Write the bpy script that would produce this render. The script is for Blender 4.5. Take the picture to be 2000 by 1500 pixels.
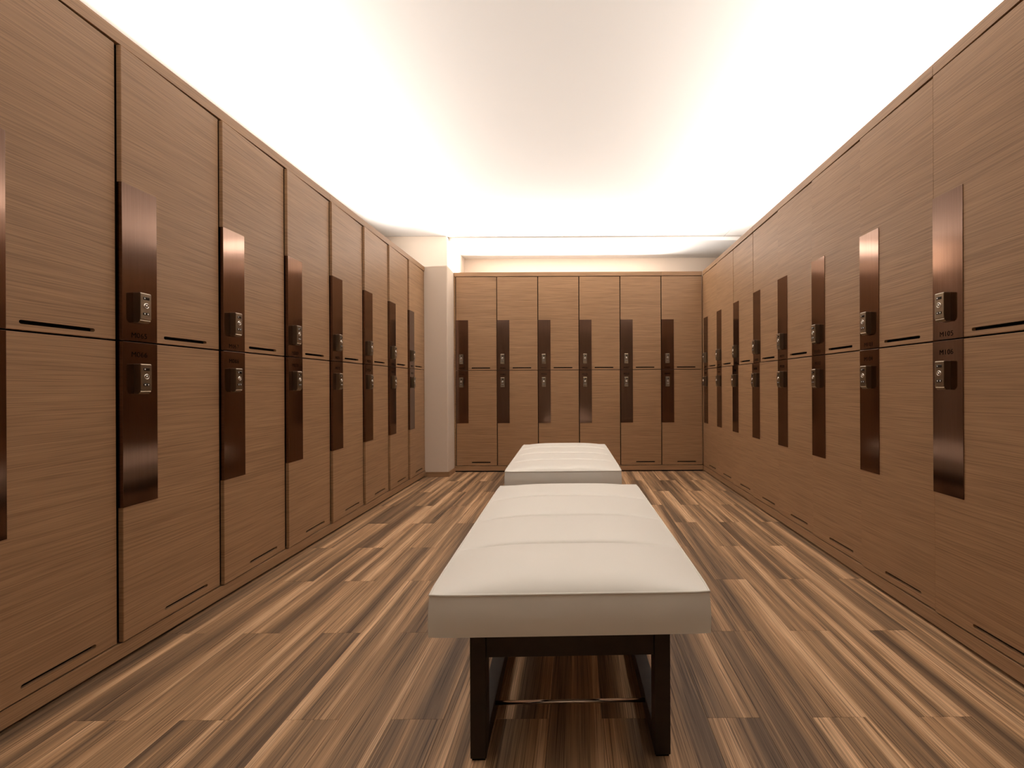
import bpy, bmesh, math, random
from mathutils import Matrix, Vector

for o in list(bpy.data.objects):
    bpy.data.objects.remove(o, do_unlink=True)
scene = bpy.context.scene
C = scene.collection
W = 0.45                      # one locker width in metres: every measure below is in locker widths
R = math.radians

# ------------------------------------------------------------------ camera, world, exposure
HC = 2.12
cam_d = bpy.data.cameras.new('camera')
cam_d.sensor_fit = 'HORIZONTAL'
cam_d.sensor_width = 36.0
cam_d.lens = 886.0 / 2000.0 * 36.0
cam_d.shift_x = -0.063
cam_d.shift_y = 0.0005
cam_d.clip_start = 0.02
cam = bpy.data.objects.new('camera', cam_d)
C.objects.link(cam)
cam.matrix_world = (Matrix.Translation((0, 0, HC * W)) @ Matrix.Rotation(R(90), 4, 'X')
                    @ Matrix.Rotation(R(-0.28), 4, 'Z'))
scene.camera = cam

world = bpy.data.worlds.new('world')
scene.world = world
world.use_nodes = True
world.node_tree.nodes['Background'].inputs[0].default_value = (0.02, 0.017, 0.014, 1)
world.node_tree.nodes['Background'].inputs[1].default_value = 1.0

scene.view_settings.view_transform = 'Standard'
scene.view_settings.look = 'None'
scene.view_settings.gamma = 1.0
scene.view_settings.use_curve_mapping = False
scene.view_settings.exposure = -0.54

LED_COL = (1.0, 0.935, 0.875)
LED_POWER = 31.0               # watts per metre of strip
LED_TILT = 73.0                # strips lean towards the middle of the room

# ------------------------------------------------------------------ room measures (locker widths)
XL, XR, YB = 3.505, 3.075, 11.03        # front planes of the three locker rows
DEP = 1.10                               # depth of a locker
YL0 = 2.474                              # near end of the left row
YCOL = 10.50                             # front of the plastered pier
XCOL = -2.98
YSTEP, YWALL = 10.65, 12.13
YREAR = -2.6
ZD0, ZS, ZD1, ZF = 0.153, 2.475, 4.752, 4.859
ZC, ZC2 = 5.57, 5.493

# ------------------------------------------------------------------ materials
def new_mat(name):
    m = bpy.data.materials.new(name)
    m.use_nodes = True
    nt = m.node_tree
    b = nt.nodes['Principled BSDF']
    return m, nt, b

def N(nt, typ, **kw):
    n = nt.nodes.new(typ)
    for k, v in kw.items():
        setattr(n, k, v)
    return n

def ramp(nt, stops, interp='LINEAR'):
    n = nt.nodes.new('ShaderNodeValToRGB')
    e = n.color_ramp
    e.interpolation = interp
    while len(e.elements) < len(stops):
        e.elements.new(0.5)
    for el, (p, c) in zip(e.elements, stops):
        el.position = p
        el.color = (*c, 1)
    return n

def coords(nt, scale, rand=40.0):
    """object coordinates, shifted per object, scaled"""
    tc = N(nt, 'ShaderNodeTexCoord')
    oi = N(nt, 'ShaderNodeObjectInfo')
    mul = N(nt, 'ShaderNodeMath', operation='MULTIPLY'); mul.inputs[1].default_value = rand
    nt.links.new(oi.outputs['Random'], mul.inputs[0])
    add = N(nt, 'ShaderNodeVectorMath', operation='ADD')
    nt.links.new(tc.outputs['Object'], add.inputs[0])
    nt.links.new(mul.outputs[0], add.inputs[1])
    out = []
    for s in scale:
        m = N(nt, 'ShaderNodeVectorMath', operation='MULTIPLY')
        m.inputs[1].default_value = s
        nt.links.new(add.outputs[0], m.inputs[0])
        out.append(m)
    return out, oi, tc

def noise(nt, vec, scale=1.0, detail=3.0, rough=0.5, dist=0.0):
    n = N(nt, 'ShaderNodeTexNoise')
    n.inputs['Scale'].default_value = scale
    n.inputs['Detail'].default_value = detail
    n.inputs['Roughness'].default_value = rough
    n.inputs['Distortion'].default_value = dist
    nt.links.new(vec, n.inputs['Vector'])
    return n

def mixc(nt, a, b, fac, blend='MIX'):
    n = N(nt, 'ShaderNodeMix', data_type='RGBA', blend_type=blend)
    for s, v in ((6, a), (7, b)):
        if isinstance(v, tuple): n.inputs[s].default_value = (*v, 1)
        else: nt.links.new(v, n.inputs[s])
    if isinstance(fac, float): n.inputs[0].default_value = fac
    else: nt.links.new(fac, n.inputs[0])
    return n.outputs[2]

def plain(name, col, rough=0.5, metal=0.0, spec=0.5, emit=None, estr=0.0):
    m, nt, b = new_mat(name)
    b.inputs['Base Color'].default_value = (*col, 1)
    b.inputs['Roughness'].default_value = rough
    b.inputs['Metallic'].default_value = metal
    b.inputs['Specular IOR Level'].default_value = spec
    if emit:
        b.inputs['Emission Color'].default_value = (*emit, 1)
        b.inputs['Emission Strength'].default_value = estr
    return m

def mat_oak():
    m, nt, b = new_mat('oak_laminate')
    (v1, v2, v3), oi, tc = coords(nt, [(2.2, 2.2, 34), (4.0, 4.0, 300), (0.9, 0.9, 7)])
    n3 = noise(nt, v3.outputs[0], 1.0, 2.0)
    # gentle waviness of the grain
    w = N(nt, 'ShaderNodeVectorMath', operation='MULTIPLY_ADD')
    sub = N(nt, 'ShaderNodeVectorMath', operation='SUBTRACT'); sub.inputs[1].default_value = (.5, .5, .5)
    nt.links.new(n3.outputs['Color'], sub.inputs[0])
    nt.links.new(sub.outputs[0], w.inputs[0]); w.inputs[1].default_value = (0, 0, 2.2)
    nt.links.new(v1.outputs[0], w.inputs[2])
    n1 = noise(nt, w.outputs[0], 1.0, 5.0, 0.6)
    w2 = N(nt, 'ShaderNodeVectorMath', operation='MULTIPLY_ADD')
    nt.links.new(sub.outputs[0], w2.inputs[0]); w2.inputs[1].default_value = (0, 0, 13)
    nt.links.new(v2.outputs[0], w2.inputs[2])
    n2 = noise(nt, w2.outputs[0], 1.0, 2.0, 0.6)
    r1 = ramp(nt, [(0.22, (0.276, 0.157, 0.080)), (0.5, (0.310, 0.179, 0.093)), (0.78, (0.343, 0.201, 0.106))])
    nt.links.new(n1.outputs['Fac'], r1.inputs[0])
    r2 = ramp(nt, [(0.34, (0.70, 0.67, 0.64)), (0.5, (1, 1, 1)), (0.68, (1.22, 1.23, 1.24))])
    nt.links.new(n2.outputs['Fac'], r2.inputs[0])
    c = mixc(nt, r1.outputs[0], r2.outputs[0], 0.8, 'MULTIPLY')
    nt.links.new(c, b.inputs['Base Color'])
    b.inputs['Roughness'].default_value = 0.46
    b.inputs['Specular IOR Level'].default_value = 0.35
    bp = N(nt, 'ShaderNodeBump'); bp.inputs['Strength'].default_value = 0.12; bp.inputs['Distance'].default_value = 0.001
    nt.links.new(n2.outputs['Fac'], bp.inputs['Height'])
    nt.links.new(bp.outputs[0], b.inputs['Normal'])
    return m

def mat_plank():
    m, nt, b = new_mat('floor_plank_wood')
    # board runs along local y; bands of tone across local x
    (v1, v2, v3, v4), oi, tc = coords(nt, [(15, 0.25, 1), (330, 3.0, 1), (48, 0.9, 1), (7, 1.6, 1)], 60.0)
    n4 = noise(nt, v4.outputs[0], 1.0, 2.0)
    sub = N(nt, 'ShaderNodeVectorMath', operation='SUBTRACT'); sub.inputs[1].default_value = (.5, .5, .5)
    nt.links.new(n4.outputs['Color'], sub.inputs[0])
    def warp(v, k):
        w = N(nt, 'ShaderNodeVectorMath', operation='MULTIPLY_ADD')
        nt.links.new(sub.outputs[0], w.inputs[0]); w.inputs[1].default_value = (k, 0, 0)
        nt.links.new(v.outputs[0], w.inputs[2])
        return w.outputs[0]
    n1 = noise(nt, warp(v1, 0.2), 1.0, 1.5, 0.5)
    n3 = noise(nt, warp(v3, 1.2), 1.0, 4.0, 0.6)
    n2 = noise(nt, warp(v2, 5.0), 1.0, 3.0, 0.6)
    a = N(nt, 'ShaderNodeMath', operation='MULTIPLY_ADD'); a.inputs[1].default_value = 0.40
    nt.links.new(n3.outputs['Fac'], a.inputs[0]); nt.links.new(n1.outputs['Fac'], a.inputs[2])
    r = ramp(nt, [(0.54, (0.140, 0.086, 0.050)), (0.63, (0.225, 0.138, 0.078)), (0.71, (0.315, 0.190, 0.102)),
                  (0.78, (0.425, 0.252, 0.134)), (0.84, (0.58, 0.370, 0.215))])
    nt.links.new(a.outputs[0], r.inputs[0])
    r2 = ramp(nt, [(0.36, (0.24, 0.21, 0.19)), (0.45, (0.88, 0.87, 0.86)), (0.58, (1.06, 1.06, 1.06)), (0.68, (1.50, 1.52, 1.55))])
    nt.links.new(n2.outputs['Fac'], r2.inputs[0])
    c = mixc(nt, r.outputs[0], r2.outputs[0], 0.85, 'MULTIPLY')
    nt.links.new(c, b.inputs['Base Color'])
    b.inputs['Roughness'].default_value = 0.5
    b.inputs['Specular IOR Level'].default_value = 0.3
    bp = N(nt, 'ShaderNodeBump'); bp.inputs['Strength'].default_value = 0.2; bp.inputs['Distance'].default_value = 0.001
    nt.links.new(n2.outputs['Fac'], bp.inputs['Height'])
    nt.links.new(bp.outputs[0], b.inputs['Normal'])
    return m

def mat_bronze():
    m, nt, b = new_mat('brushed_bronze')
    (v1,), oi, tc = coords(nt, [(700, 700, 4)])
    n1 = noise(nt, v1.outputs[0], 1.0, 3.0, 0.6)
    r = ramp(nt, [(0.3, (0.160, 0.098, 0.071)), (0.7, (0.205, 0.130, 0.098))])
    nt.links.new(n1.outputs['Fac'], r.inputs[0])
    nt.links.new(r.outputs[0], b.inputs['Base Color'])
    b.inputs['Metallic'].default_value = 1.0
    b.inputs['Roughness'].default_value = 0.12
    bp = N(nt, 'ShaderNodeBump'); bp.inputs['Strength'].default_value = 0.02; bp.inputs['Distance'].default_value = 0.0004
    nt.links.new(n1.outputs['Fac'], bp.inputs['Height'])
    nt.links.new(bp.outputs[0], b.inputs['Normal'])
    return m

def mat_leather():
    m, nt, b = new_mat('cream_leatherette')
    (v1,), oi, tc = coords(nt, [(420, 420, 420)])
    n1 = noise(nt, v1.outputs[0], 1.0, 2.0, 0.5)
    b.inputs['Base Color'].default_value = (0.72, 0.69, 0.63, 1)
    b.inputs['Roughness'].default_value = 0.42
    b.inputs['Specular IOR Level'].default_value = 0.4
    bp = N(nt, 'ShaderNodeBump'); bp.inputs['Strength'].default_value = 0.10; bp.inputs['Distance'].default_value = 0.0006
    nt.links.new(n1.outputs['Fac'], bp.inputs['Height'])
    nt.links.new(bp.outputs[0], b.inputs['Normal'])
    return m

def mat_plaster(name, col, rough=0.85, bump=0.15):
    m, nt, b = new_mat(name)
    (v1,), oi, tc = coords(nt, [(160, 160, 160)])
    n1 = noise(nt, v1.outputs[0], 1.0, 3.0, 0.6)
    b.inputs['Base Color'].default_value = (*col, 1)
    b.inputs['Roughness'].default_value = rough
    b.inputs['Specular IOR Level'].default_value = 0.2
    bp = N(nt, 'ShaderNodeBump'); bp.inputs['Strength'].default_value = bump; bp.inputs['Distance'].default_value = 0.0015
    nt.links.new(n1.outputs['Fac'], bp.inputs['Height'])
    nt.links.new(bp.outputs[0], b.inputs['Normal'])
    return m

def mat_darkwood():
    m, nt, b = new_mat('dark_stained_wood')
    (v1,), oi, tc = coords(nt, [(30, 30, 30)])
    n1 = noise(nt, v1.outputs[0], 1.0, 4.0, 0.6)
    r = ramp(nt, [(0.3, (0.011, 0.006, 0.004)), (0.7, (0.023, 0.013, 0.008))])
    nt.links.new(n1.outputs['Fac'], r.inputs[0])
    nt.links.new(r.outputs[0], b.inputs['Base Color'])
    b.inputs['Roughness'].default_value = 0.45
    b.inputs['Specular IOR Level'].default_value = 0.35
    return m

OAK = mat_oak()
PLANK = mat_plank()
BRONZE = mat_bronze()
LEATHER = mat_leather()
CEIL = mat_plaster('white_ceiling_paint', (0.86, 0.84, 0.81), 0.9, 0.03)
PALE = mat_plaster('pale_bounce_paint', (0.62, 0.56, 0.49), 0.85, 0.08)  # for the added side panels that bounce light from behind the camera
REAR = mat_plaster('rear_wall_covering', (0.62, 0.53, 0.43), 0.85, 0.08)
WALL = mat_plaster('beige_wall_covering', (0.60, 0.50, 0.41), 0.85, 0.15)
DARKWOOD = mat_darkwood()
BLACK = plain('black_pad_and_shade', (0.006, 0.004, 0.003), 0.9, spec=0.1)  # foot pads' own black; painted shade in vent slots and toe gap
CARC = plain('dark_carcass', (0.018, 0.011, 0.008), 0.8, spec=0.1)  # deep shade of the door gaps put into the carcass colour
LOCKM = plain('champagne_metal', (0.24, 0.19, 0.135), 0.32, 1.0)
CHROME = plain('chrome', (0.62, 0.58, 0.55), 0.14, 1.0)
SILVER = plain('polished_key_metal', (0.80, 0.76, 0.70), 0.22, 1.0)
GLOSSBLK = plain('gloss_black_plastic', (0.008, 0.006, 0.005), 0.15)
WHITEP = plain('white_contact_dot', (0.85, 0.83, 0.80), 0.3)
PRINT = plain('dark_engraving', (0.005, 0.003, 0.002), 0.8, spec=0.0)
ALU = plain('aluminium_channel', (0.6, 0.6, 0.6), 0.4, 1.0)
DIFF = plain('led_diffuser', (0.9, 0.88, 0.82), 0.6, emit=LED_COL, estr=2.0)
SLAB = plain('floor_screed', (0.05, 0.035, 0.025), 0.9)

# ------------------------------------------------------------------ helpers
def link(o, parent=None):
    C.objects.link(o)
    if parent is not None:
        o.parent = parent
    return o

def mesh_obj(name, me, parent=None, mat=None):
    if mat is not None and not me.materials:
        me.materials.append(mat)
    return link(bpy.data.objects.new(name, me), parent)

def bm_mesh(name, bm, mat=None, smooth=False):
    bmesh.ops.recalc_face_normals(bm, faces=bm.faces)
    me = bpy.data.meshes.new(name)
    bm.to_mesh(me); bm.free()
    if smooth:
        me.polygons.foreach_set('use_smooth', [True] * len(me.polygons))
    if mat is not None:
        me.materials.append(mat)
    return me

def add_box(bm, x0, x1, y0, y1, z0, z1, bev=0.0):
    """box in locker widths"""
    r = bmesh.ops.create_cube(bm, size=1.0)
    vs = r['verts']
    for v in vs:
        v.co = Vector(((x0 + x1) / 2 + v.co.x * (x1 - x0), (y0 + y1) / 2 + v.co.y * (y1 - y0),
                       (z0 + z1) / 2 + v.co.z * (z1 - z0))) * W
    if bev > 0:
        es = list({e for v in vs for e in v.link_edges})
        bmesh.ops.bevel(bm, geom=es, offset=bev * W, segments=2, profile=0.5, affect='EDGES')

def box_mesh(name, mat, *a, bev=0.0):
    bm = bmesh.new()
    add_box(bm, *a, bev=bev)
    return bm_mesh(name, bm, mat)

def cyl(bm, p0, p1, r, seg=20):
    """capped cylinder between two points (locker widths)"""
    p0, p1 = Vector(p0) * W, Vector(p1) * W
    d = p1 - p0
    q = d.to_track_quat('Z', 'Y').to_matrix().to_4x4()
    bmesh.ops.create_cone(bm, cap_ends=True, segments=seg, radius1=r * W, radius2=r * W, depth=d.length,
                          matrix=Matrix.Translation((p0 + p1) / 2) @ q)

def thing(name, label, cat, group=None):
    o = bpy.data.objects.new(name, None)
    o.empty_display_size = 0.1
    C.objects.link(o)
    o['label'] = label; o['category'] = cat
    if group: o['group'] = group
    return o

def struct(name, label, me, mat=None):
    o = mesh_obj(name, me, None, mat)
    o['kind'] = 'structure'; o['label'] = label
    return o

# ------------------------------------------------------------------ room shell
floor = struct('floor', 'wood plank floor between the locker rows',
               box_mesh('floor', SLAB, -XL - DEP, XR + DEP, YREAR, YWALL, -0.20, -0.022))
# planks: 0.335 x 2.04, every second strip shifted by half a length
PW, PL = 0.335, 2.04
plank_me = box_mesh('plank', PLANK, -PW / 2 + .0006, PW / 2 - .0006, -PL / 2 + .0006, PL / 2 - .0006, -0.021, 0.0, bev=0.0012)
k0 = -4
for k in range(k0, 17):
    x0 = -2.53 + PW * k
    xc = x0 + PW / 2
    ys = 2.88 if k % 2 == 0 else 3.89
    j = -3
    while ys + PL * j < 11.1:
        y0 = ys + PL * j
        if y0 > YREAR - 0.6:
            p = mesh_obj('plank', plank_me, floor)
            p.location = (xc * W, (y0 + PL / 2) * W, 0)
        j += 1

struct('ceiling', 'white ceiling lit by hidden cove lights',
       box_mesh('ceiling', CEIL, -XL - DEP - .2, 3.46, YREAR, YSTEP, ZC, ZC + 0.3))
bm = bmesh.new()
add_box(bm, 3.470, XR + DEP + .2, YREAR, YSTEP, ZC, ZC + 0.3)
add_box(bm, 3.4602, 3.4698, YREAR, YSTEP, ZC + 0.014, ZC + 0.29)      # bottom of the narrow shadow gap
struct('ceiling_border', 'white ceiling strip above the right locker row',
       bm_mesh('ceiling_border', bm, CEIL))
struct('ceiling_back', 'lower white ceiling above the back locker row',
       box_mesh('ceiling_back', CEIL, XCOL - .1, XR + DEP + .2, YSTEP, YWALL + .2, ZC2, ZC + 0.3))
struct('wall_left', 'beige wall behind the left locker row',
       box_mesh('wall_left', WALL, -XL - DEP - .3, -XL - DEP, YREAR, YCOL, 0, ZC))
struct('wall_right', 'beige wall behind the right locker row',
       box_mesh('wall_right', WALL, XR + DEP, XR + DEP + .3, YREAR, YWALL, 0, ZC))
struct('wall_back', 'beige wall above the back locker row',
       box_mesh('wall_back', WALL, XCOL, XR + DEP + .3, YWALL, YWALL + .3, 0, ZC))
struct('wall_rear', 'plain beige wall behind the viewpoint',
       box_mesh('wall_rear', REAR, -XL - DEP - .3, XR + DEP + .3, YREAR - .3, YREAR, 0, ZC))
struct('wall_pier', 'beige plastered pier between the left and back locker rows',
       box_mesh('wall_pier', WALL, -XL - DEP - .3, XCOL, YCOL, YWALL + .3, 0, ZC, bev=0.02))
bm = bmesh.new()
add_box(bm, -XL + 0.01, XCOL + 0.028, YCOL - 0.028, YCOL, 0.0, 0.115, bev=0.004)
add_box(bm, XCOL, XCOL + 0.028, YCOL, YB, 0.0, 0.115, bev=0.004)
struct('baseboard_pier', 'low oak skirting at the foot of the pier', bm_mesh('baseboard_pier', bm, OAK))

# ------------------------------------------------------------------ locker rows
RUNS = {
    'left': Matrix.Translation((-XL * W, YL0 * W, 0)) @ Matrix.Rotation(R(90), 4, 'Z'),
    'back': Matrix.Translation((-2.932 * W, YB * W, 0)),
    'right': Matrix.Translation((XR * W, 10.90 * W, 0)) @ Matrix.Rotation(R(-90), 4, 'Z'),
}
trim_n = [0]
def trim(run, label, bm, mat=OAK):
    trim_n[0] += 1
    me = bm_mesh('trim', bm, mat)
    o = struct('trim_%d' % trim_n[0], label, me)
    o.matrix_world = RUNS[run]
    return o

def run_boards(run, x0, x1, joints):
    """fascia above the doors, plinth below them, toe recess, in the row's own frame"""
    cuts = [x0] + joints + [x1]
    for a, b_ in zip(cuts[:-1], cuts[1:]):
        bm = bmesh.new()
        add_box(bm, a + .0015, b_ - .0015, 0.0, 0.045, ZD1 + 0.006, ZF, bev=0.003)
        trim(run, 'oak fascia board along the top of the %s locker row' % run, bm)
    bm = bmesh.new()
    add_box(bm, x0, x1, 0.0, 0.045, 0.032, ZD0 - 0.006, bev=0.003)
    o = struct('baseboard_%s' % run, 'oak plinth board under the %s locker row' % run, bm_mesh('baseboard', bm, OAK))
    o.matrix_world = RUNS[run]
    bm = bmesh.new()
    add_box(bm, x0, x1, 0.06, 0.12, 0.0, 0.032)  # black board paints in the shade of the toe gap
    trim(run, 'toe board, recess shade painted in black, under the %s locker row' % run, bm, BLACK)
    bm = bmesh.new()
    add_box(bm, x0, x1, 0.05, DEP, ZD1 + 0.006, ZD1 + 0.03)
    trim(run, 'top board of the %s locker row' % run, bm, CARC)

run_boards('left', -YL0 + YREAR + .01, YCOL - YL0 - .004, [0.0, 4.0])
run_boards('back', -0.045, 3.075 + 2.932 - .004, [5.0])
run_boards('right', -(YB - 10.90) + .0, 10.90 - YREAR - .01, [3.0, 7.0, 8.0])
# plain oak cladding that carries the rows on beyond the frame, unseen pale panels added to bounce light, and narrow end fillers
bm = bmesh.new(); add_box(bm, -YL0 + YREAR + .01, -1.30, 0.0, 0.05, ZD0, ZD1, bev=0.003)
trim('left', 'unseen pale panel added to bounce light, behind the viewpoint, left side', bm, PALE)
bm = bmesh.new(); add_box(bm, 9.30, 10.90 - YREAR - .01, 0.0, 0.05, ZD0, ZD1, bev=0.003)
trim('right', 'unseen pale panel added to bounce light, behind the viewpoint, right side', bm, PALE)
bm = bmesh.new(); add_box(bm, -1.295, -0.008, 0.0, 0.05, ZD0, ZD1, bev=0.003)
trim('left', 'plain oak panel continuing the left row out of view', bm)
bm = bmesh.new(); add_box(bm, 8.008, 9.295, 0.0, 0.05, ZD0, ZD1, bev=0.003)
trim('right', 'plain oak panel continuing the right row out of view', bm)
bm = bmesh.new(); add_box(bm, 8.004, YCOL - YL0 - .004, 0.012, 0.05, ZD0, ZD1, bev=0.002)
trim('left', 'narrow oak filler at the far end of the left row', bm)
bm = bmesh.new(); add_box(bm, -0.045, -0.008, 0.012, 0.05, ZD0, ZD1, bev=0.002)
trim('back', 'narrow oak filler between pier and back lockers', bm)
bm = bmesh.new(); add_box(bm, 6.004, 3.075 + 2.932 - .004 + .02, 0.03, 0.05, ZD0, ZD1)
trim('back', 'narrow oak filler at the right end of the back row', bm)
bm = bmesh.new(); add_box(bm, -(YB - 10.90) + .004, -0.006, 0.004, 0.05, ZD0, ZD1, bev=0.002)
trim('right', 'narrow oak filler at the far end of the right row', bm)

# ---- shared locker meshes.  Door frame: origin on the hinge edge (right), x to the left negative,
#      y into the cabinet, z up from the bottom of that locker.
G = 0.010
DT = 0.036
def door_mesh(name, h, slot_z):
    bm = bmesh.new()
    x0, x1, z0, z1 = -1 + G, -G, 0.0065, h - 0.0065
    outer = [bm.verts.new(Vector(p) * W) for p in ((x0, 0, z0), (x1, 0, z0), (x1, 0, z1), (x0, 0, z1))]
    sx0, sx1, r = -1 + 0.373, -1 + 0.835, 0.0135
    pts = []
    for cx, a0 in ((sx1 - r, -90), (sx0 + r, 90)):
        for i in range(7):
            a = R(a0 + 180 * i / 6)
            pts.append((cx + r * math.cos(a), 0, slot_z + r * math.sin(a)))
    inner = [bm.verts.new(Vector(p) * W) for p in pts]
    es = []
    for ring in (outer, inner):
        for i in range(len(ring)):
            es.append(bm.edges.new((ring[i], ring[(i + 1) % len(ring)])))
    oe = set(es[:4])
    res = bmesh.ops.triangle_fill(bm, use_beauty=True, use_dissolve=False, edges=es)
    faces = [f for f in res['geom'] if isinstance(f, bmesh.types.BMFace)]
    ext = bmesh.ops.extrude_face_region(bm, geom=faces)
    vs = [v for v in ext['geom'] if isinstance(v, bmesh.types.BMVert)]
    bmesh.ops.translate(bm, verts=vs, vec=(0, DT * W, 0))
    bm.edges.ensure_lookup_table()
    front = [e for e in bm.edges if all(abs(v.co.y) < 1e-6 and (abs(v.co.x - x0 * W) < 1e-6 or abs(v.co.x - x1 * W) < 1e-6)
             and (abs(v.co.z - z0 * W) < 1e-6 or abs(v.co.z - z1 * W) < 1e-6) for v in e.verts)
             and len(e.link_faces) == 2 and abs(e.link_faces[0].normal.dot(e.link_faces[1].normal)) < 0.5]
    bmesh.ops.bevel(bm, geom=front, offset=0.003 * W, segments=1, profile=0.5, affect='EDGES')
    return bm_mesh(name, bm, OAK)

H_UP, H_LO = ZD1 - ZS, ZS - ZD0
DOOR = {'upper': door_mesh('door_upper', H_UP, 2.533 - ZS), 'lower': door_mesh('door_lower', H_LO, 0.234 - ZD0)}
CARCASS = {t: box_mesh('carcass_' + t, CARC, 0.003, 0.997, 0.07, DEP - 0.01, 0.003, h - 0.003)
           for t, h in (('upper', H_UP), ('lower', H_LO))}
SLOT = {t: box_mesh('vent_slot_' + t, BLACK, -1 + 0.371, -1 + 0.837, DT - 0.006, DT - 0.001, z - 0.013, z + 0.013)  # black sheet behind the slot hole, shade of the inside painted in
        for t, z in (('upper', 2.533 - ZS), ('lower', 0.234 - ZD0))}
PT = 0.006
def plate_mesh(name, z0, z1):
    # folded sheet: covers the face of the door and wraps round its lock edge
    bm = bmesh.new()
    add_box(bm, -1 + G - 0.003, -1 + 0.303, -PT, -0.0002, z0, z1, bev=0.0012)
    add_box(bm, -1 + G - 0.005, -1 + G - 0.0002, -PT, DT, z0, z1, bev=0.0012)
    return bm_mesh(name, bm, BRONZE)
PLATE = {'upper': plate_mesh('plate_upper', 0.0055, 3.695 - ZS), 'lower': plate_mesh('plate_lower', 1.190 - ZD0, H_LO - 0.0055)}

# lock: origin at the centre of its back, front towards -y
LW, LH, LD = 0.046, 0.1195, 0.058
def lock_body():
    bm = bmesh.new()
    prof = [(0, -LH + .004), (-LD * .62, -LH), (-LD * .93, -LH + .018), (-LD * .90, -LH + .024), (-LD, -LH + .031),
            (-LD, LH - .008), (-LD + .006, LH), (0, LH)]
    a = [bm.verts.new(Vector((-LW, y, z)) * W) for y, z in prof]
    b = [bm.verts.new(Vector((LW, y, z)) * W) for y, z in prof]
    n = len(prof)
    for i in range(n):
        bm.faces.new((a[i], a[(i + 1) % n], b[(i + 1) % n], b[i]))
    bm.faces.new(a[::-1]); bm.faces.new(b)
    bmesh.ops.recalc_face_normals(bm, faces=bm.faces)
    side = [e for e in bm.edges if abs(abs(e.verts[0].co.x) - LW * W) < 1e-6 and abs(e.verts[0].co.x - e.verts[1].co.x) < 1e-6
            and not (abs(e.verts[0].co.y) < 1e-6 and abs(e.verts[1].co.y) < 1e-6)]
    bmesh.ops.bevel(bm, geom=side, offset=0.0035 * W, segments=2, profile=0.5, affect='EDGES')
    return bm_mesh('lock', bm, LOCKM)
def ring_mesh():
    bm = bmesh.new()
    seg, sg2, r0, r1 = 24, 8, 0.0185, 0.0045
    rows = []
    for i in range(seg):
        a = 2 * math.pi * i / seg
        row = []
        for j in range(sg2):
            t = 2 * math.pi * j / sg2
            rr = r0 + r1 * math.cos(t)
            row.append(bm.verts.new(Vector((rr * math.cos(a), -LD - r1 * math.sin(t) * 1.4, 0.018 + rr * math.sin(a))) * W))
        rows.append(row)
    for i in range(seg):
        for j in range(sg2):
            bm.faces.new((rows[i][j], rows[(i + 1) % seg][j], rows[(i + 1) % seg][(j + 1) % sg2], rows[i][(j + 1) % sg2]))
    return bm_mesh('key_ring', bm, SILVER, True)
def core_mesh():
    bm = bmesh.new()
    cyl(bm, (0, -LD + .002, 0.018), (0, -LD - .004, 0.018), 0.0140, 24)
    me = bm_mesh('key_core', bm, GLOSSBLK)
    return me
def barrel_mesh():
    bm = bmesh.new()
    bmesh.ops.create_uvsphere(bm, u_segments=14, v_segments=8, radius=0.0095 * W,
                              matrix=Matrix.Translation(Vector((0, -LD - .003, 0.018)) * W) @ Matrix.Diagonal((1, .6, 1, 1)))
    return bm_mesh('key_barrel', bm, SILVER, True)
def dot_mesh(x, z, r):
    bm = bmesh.new()
    bmesh.ops.create_uvsphere(bm, u_segments=10, v_segments=6, radius=r * W,
                              matrix=Matrix.Translation(Vector((x, -LD - .002, z)) * W) @ Matrix.Diagonal((1, .5, 1, 1)))
    return bm_mesh('dot', bm, WHITEP, True)
LOCK = lock_body()
LOCKSUB = [('display_window', box_mesh('display_window', GLOSSBLK, -0.025, 0.027, -LD - .0025, -LD + .004, 0.066, 0.088, bev=0.0015)),
           ('indicator_dot', dot_mesh(-0.015, 0.077, 0.0055)),
           ('key_ring', ring_mesh()), ('key_core', core_mesh()), ('key_barrel', barrel_mesh()),
           ('contact_window', box_mesh('contact_window', GLOSSBLK, -0.026, -0.002, -LD - .0025, -LD + .004, -0.056, -0.036, bev=0.0015)),
           ('contact_window', box_mesh('contact_window', GLOSSBLK, 0.002, 0.026, -LD - .0025, -LD + .004, -0.056, -0.036, bev=0.0015)),
           ('contact_dot', dot_mesh(-0.014, -0.046, 0.0062)), ('contact_dot', dot_mesh(0.014, -0.046, 0.0062))]
LOCKZ = {'upper': 2.7435 - ZS, 'lower': 2.1805 - ZD0}
LOCKX = -1 + 0.140
TEXTZ = {'upper': 2.523 - ZS, 'lower': 2.372 - ZD0}

def number_mesh(s):
    cu = bpy.data.curves.new('number', 'FONT')
    cu.body = s
    cu.align_x = 'CENTER'; cu.align_y = 'CENTER'
    cu.size = 0.058 * W
    cu.space_character = 1.08
    cu.extrude = 0.0006 * W
    o = bpy.data.objects.new('number_tmp', cu)
    C.objects.link(o)
    dg = bpy.context.evaluated_depsgraph_get()
    me = bpy.data.meshes.new_from_object(o.evaluated_get(dg))
    bpy.data.objects.remove(o); bpy.data.curves.remove(cu)
    me.transform(Matrix.Rotation(R(90), 4, 'X'))
    me.materials.clear(); me.materials.append(PRINT)
    return me

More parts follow.
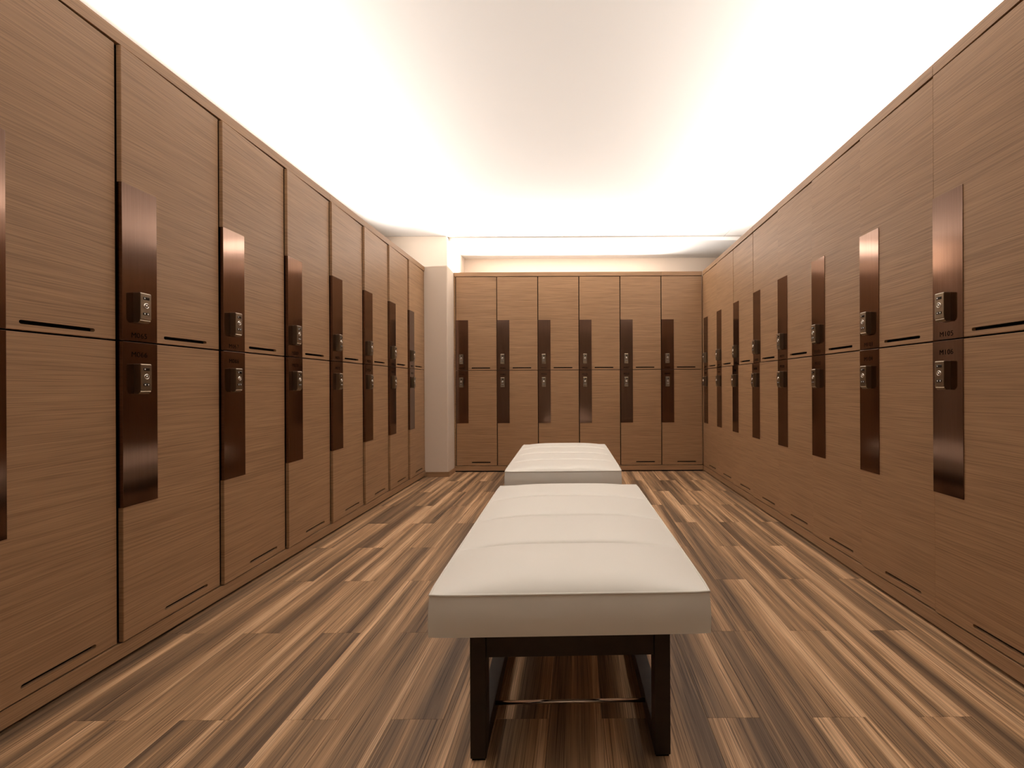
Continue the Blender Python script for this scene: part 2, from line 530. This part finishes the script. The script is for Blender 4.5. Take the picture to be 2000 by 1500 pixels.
def locker(run, col, tier, num, angle, recess, label):
    t = thing('locker', label, 'locker', '%s lockers of the %s row' % (tier, run))
    z = (ZS if tier == 'upper' else ZD0)
    t.matrix_world = RUNS[run] @ Matrix.Translation((col * W, 0, z * W))
    mesh_obj('carcass', CARCASS[tier], t)
    hinge = Matrix.Translation((W, recess * W, 0)) @ Matrix.Rotation(R(angle), 4, 'Z')
    d = mesh_obj('door', DOOR[tier], t); d.matrix_local = hinge
    s = mesh_obj('vent_slot', SLOT[tier], d)
    p = mesh_obj('lock_plate', PLATE[tier], t); p.matrix_local = hinge
    p['label'] = 'dark brushed bronze lock plate'
    nm = mesh_obj('number', number_mesh(num), p)
    nm.location = Vector((LOCKX + 0.004, -PT - 0.0002, TEXTZ[tier])) * W
    lk = mesh_obj('lock', LOCK, t)
    lk.matrix_local = hinge @ Matrix.Translation(Vector((LOCKX, -PT, LOCKZ[tier])) * W)
    lk['label'] = 'champagne metal box lock with keyhole'
    for nme, me in LOCKSUB:
        mesh_obj(nme, me, lk)
    return t

ORD = ['first', 'second', 'third', 'fourth', 'fifth', 'sixth', 'seventh', 'eighth']
rng = random.Random(4)
def both(run, col, n, up, lo, where):
    a, b = 'M%03d' % n, 'M%03d' % (n + 1)
    locker(run, col, 'upper', a, up[0], up[1], 'upper oak locker %s, %s' % (a, where))
    locker(run, col, 'lower', b, lo[0], lo[1], 'lower oak locker %s, %s' % (b, where))

for i in range(8):
    w = ('left row, nearest column cut by the left picture edge' if i == 0 else
         'left row, %s column from the left picture edge' % ORD[i] if i < 7 else 'left row, farthest column beside the pier')
    a = 1.75 + rng.uniform(-.12, .12)
    both('left', i, 63 + 2 * i, (a, 0.012), (a + rng.uniform(.0, .2), 0.012), w)
for i in range(6):
    w = 'back row, %s column from the pier' % ORD[i] if i < 5 else 'back row, last column before the right corner'
    both('back', i, 79 + 2 * i, (0.45 + rng.uniform(-.2, .2), 0.010), (0.5 + rng.uniform(-.2, .2), 0.010), w)
for j in range(8):
    w = ('right row, nearest column at the right picture edge' if j == 7 else
         'right row, farthest column in the back corner' if j == 0 else 'right row, %s column from the back corner' % ORD[j])
    up = (0.15, 0.012) if j in (2, 3) else (1.0 + rng.uniform(-.15, .15), 0.010)
    both('right', j, 91 + 2 * j, up, (1.15 + rng.uniform(-.15, .15), 0.010), w)

# ------------------------------------------------------------------ benches
CW, CL, ZT, ZB = 1.500, 2.58, 1.012, 0.793
def cushion_mesh():
    bm = bmesh.new()
    nx, ny, nz = 28, 100, 7
    hw, hl = CW / 2, CL / 2
    seams = [-hl + 0.645 * i for i in (1, 2, 3)]
    def pin(s, t):
        return 1 - 0.010 * abs(t) ** 16, 1 - 0.006 * abs(s) ** 16
    def top(s, t):
        y = t * hl
        c = (1 - abs(s) ** 3.4) * (1 - abs(t) ** 16) ** 0.8
        dip = 0.0
        for ys in seams:
            d = y - ys
            dip += 0.013 * math.exp(-(d / 0.016) ** 2) + 0.006 * math.exp(-(d / 0.09) ** 2)
        k = min(1.0, c * 1.5)
        px, py = pin(s, t)
        return Vector((s * hw * px, y * py, ZT + 0.058 * c - dip * k)) * W
    def warpu(u):         # denser towards the rims
        return math.sin(u * math.pi / 2) * 0.6 + u * 0.4
    S = [warpu(-1 + 2 * i / nx) for i in range(nx + 1)]
    T = sorted(set([warpu(-1 + 2 * i / ny) for i in range(ny + 1)] +
                   [(ys + d) / hl for ys in seams for d in (-.02, -.012, -.006, 0, .006, .012, .02)]))
    g = [[bm.verts.new(top(s, t)) for t in T] for s in S]
    for i in range(len(S) - 1):
        for j in range(len(T) - 1):
            bm.faces.new((g[i][j], g[i + 1][j], g[i + 1][j + 1], g[i][j + 1]))
    # side walls, separate vertices so that the upper seam stays crisp
    def side(s0, t0, s1, t1, n, outx, outy):
        cols = []
        for i in range(n + 1):
            f = i / n
            s, t = s0 + (s1 - s0) * f, t0 + (t1 - t0) * f
            px, py = pin(s, t)
            edge = 1 - abs(2 * f - 1) ** 8
            col = []
            for q in range(nz + 1):
                h = q / nz
                bul = 0.012 * math.sin(math.pi * min(1, h * 1.02)) * (0.35 + 0.65 * edge) + 0.006 * h
                ox = outx if outx else math.copysign(abs(s) ** 24, s)
                oy = outy if outy else math.copysign(abs(t) ** 24, t)
                col.append(bm.verts.new(Vector((s * hw * px + ox * bul, t * hl * py + oy * bul, ZT - (ZT - ZB) * h)) * W))
            cols.append(col)
        for i in range(n):
            for q in range(nz):
                bm.faces.new((cols[i][q], cols[i + 1][q], cols[i + 1][q + 1], cols[i][q + 1]))
        return cols
    side(-1, -1, 1, -1, 28, 0, -1); side(1, -1, 1, 1, 40, 1, 0)
    side(1, 1, -1, 1, 28, 0, 1); side(-1, 1, -1, -1, 40, -1, 0)
    b = [bm.verts.new(Vector((sx * hw * .99, sy * hl * .99, ZB + .002)) * W) for sx, sy in ((-1, -1), (1, -1), (1, 1), (-1, 1))]
    bm.faces.new(b)
    return bm_mesh('cushion', bm, LEATHER, True)

def piping_mesh():
    bm = bmesh.new()
    hw, hl, r = CW / 2, CL / 2, 0.0065
    pts = []
    for s0, t0, s1, t1 in ((-1, -1, 1, -1), (1, -1, 1, 1), (1, 1, -1, 1), (-1, 1, -1, -1)):
        for i in range(24):
            f = i / 24
            s, t = s0 + (s1 - s0) * f, t0 + (t1 - t0) * f
            pts.append(Vector((s * hw * (1 - .010 * abs(t) ** 16), t * hl * (1 - .006 * abs(s) ** 16), ZT)) * W)
    n = len(pts); rows = []
    for i in range(n):
        d = (pts[(i + 1) % n] - pts[i - 1]).normalized()
        o = Vector((d.y, -d.x, 0))
        rows.append([bm.verts.new(pts[i] + (o * math.cos(a) + Vector((0, 0, 1)) * math.sin(a)) * r * W)
                     for a in [2 * math.pi * j / 8 for j in range(8)]])
    for i in range(n):
        for j in range(8):
            bm.faces.new((rows[i][j], rows[(i + 1) % n][j], rows[(i + 1) % n][(j + 1) % 8], rows[i][(j + 1) % 8]))
    return bm_mesh('piping', bm, LEATHER, True)

LX, LT, LY0, LDY = 0.567, 0.090, -CL / 2 + 0.165, 0.11     # outer half width, leg width, front of legs, leg depth
BEV = 0.004
CUSH, PIPE = cushion_mesh(), piping_mesh()
LEG = {}
for sx in (-1, 1):
    for sy in (-1, 1):
        xa, xb = sorted((sx * LX, sx * (LX - LT)))
        ya, yb = sorted((sy * -LY0, sy * (-LY0 - LDY)))
        LEG[sx, sy] = (box_mesh('leg', DARKWOOD, xa, xb, ya, yb, 0.014, ZB, bev=BEV),
                       box_mesh('foot_pad', BLACK, xa + .008, xb - .008, ya + .008, yb - .008, 0.0, 0.0145, bev=.002))
APRON_END = [box_mesh('end_rail', DARKWOOD, -LX + LT + .001, LX - LT - .001, *sorted((s * -(LY0 + .006), s * -(LY0 + .076))), 0.580, ZB, bev=BEV) for s in (-1, 1)]
APRON_SIDE = [box_mesh('side_rail', DARKWOOD, *sorted((s * (LX - .006), s * (LX - .076))), LY0 + LDY + .001, -LY0 - LDY - .001, 0.580, ZB, bev=BEV) for s in (-1, 1)]
SLED = [box_mesh('floor_rail', DARKWOOD, *sorted((s * LX, s * (LX - LT))), LY0 + LDY + .001, -LY0 - LDY - .001, 0.014, 0.125, bev=BEV) for s in (-1, 1)]
def bar_mesh(y):
    bm = bmesh.new()
    cyl(bm, (-LX + LT, y, 0.098), (LX - LT, y, 0.098), 0.0125, 24)
    me = bm_mesh('cross_bar', bm, CHROME)
    for p in me.polygons:
        if len(p.vertices) == 4: p.use_smooth = True
    return me
BARS = [bar_mesh(LY0 + 0.33), bar_mesh(-LY0 - 0.33)]

def bench(cx, cy, rot, label):
    t = thing('upholstered_bench', label, 'bench', 'benches down the middle of the room')
    t.location = (cx * W, cy * W, 0); t.rotation_euler = (0, 0, R(rot))
    c = mesh_obj('cushion', CUSH, t); c['label'] = 'cream leatherette cushion with cross seams'
    mesh_obj('piping', PIPE, c)
    for k, (l, f) in LEG.items():
        lo = mesh_obj('leg', l, t)
        mesh_obj('foot_pad', f, lo)
    for me in APRON_END: mesh_obj('end_rail', me, t)
    for me in APRON_SIDE: mesh_obj('side_rail', me, t)
    for me in SLED: mesh_obj('floor_rail', me, t)
    for me in BARS:
        mesh_obj('cross_bar', me, t)['label'] = 'chrome cross bar'
    return t

bench(-0.066, 2.40 + CL / 2, 1.25, 'near cream upholstered bench on dark wooden legs, in the foreground')
bench(-0.203, 5.79 + CL / 2, 1.25, 'far cream upholstered bench, partly hidden behind the near bench')

# ------------------------------------------------------------------ hidden cove lights on top of the lockers
def led_strip(run, x0, x1, y, tilt, label, power=1.0):
    """lies in the trough behind the fascia, leaning towards the room"""
    L = x1 - x0
    t = thing('led_strip', label, 'light strip')
    t.matrix_world = RUNS[run] @ Matrix.Translation(Vector(((x0 + x1) / 2, y, ZD1 + 0.03)) * W)
    mesh_obj('channel', box_mesh('channel', ALU, -L / 2, L / 2, -0.03, 0.03, 0.0, 0.02, bev=.002), t)
    mesh_obj('diffuser', box_mesh('diffuser', DIFF, -L / 2, L / 2, -0.024, 0.024, 0.0205, 0.026), t)
    ld = bpy.data.lights.new('led_light', 'AREA')
    ld.shape = 'RECTANGLE'; ld.size = L * W; ld.size_y = 0.04 * W
    ld.energy = LED_POWER * L * W * power
    ld.color = LED_COL
    lo = link(bpy.data.objects.new('led_light', ld), t)
    # area lights shine along local -z: turn it up, then lean it to the room side (-y of the row)
    lo.matrix_local = Matrix.Translation((0, 0, 0.045 * W)) @ Matrix.Rotation(R(180 + tilt), 4, 'X')
    return t

led_strip('left', -1.9, 6.8, 0.70, LED_TILT, 'white light strip lying on top of the left locker row')
led_strip('back', 0.3, 4.9, 0.62, LED_TILT, 'white light strip lying on top of the back locker row', 2.0)
led_strip('right', 1.3, 10.4, 0.70, LED_TILT, 'white light strip lying on top of the right locker row')
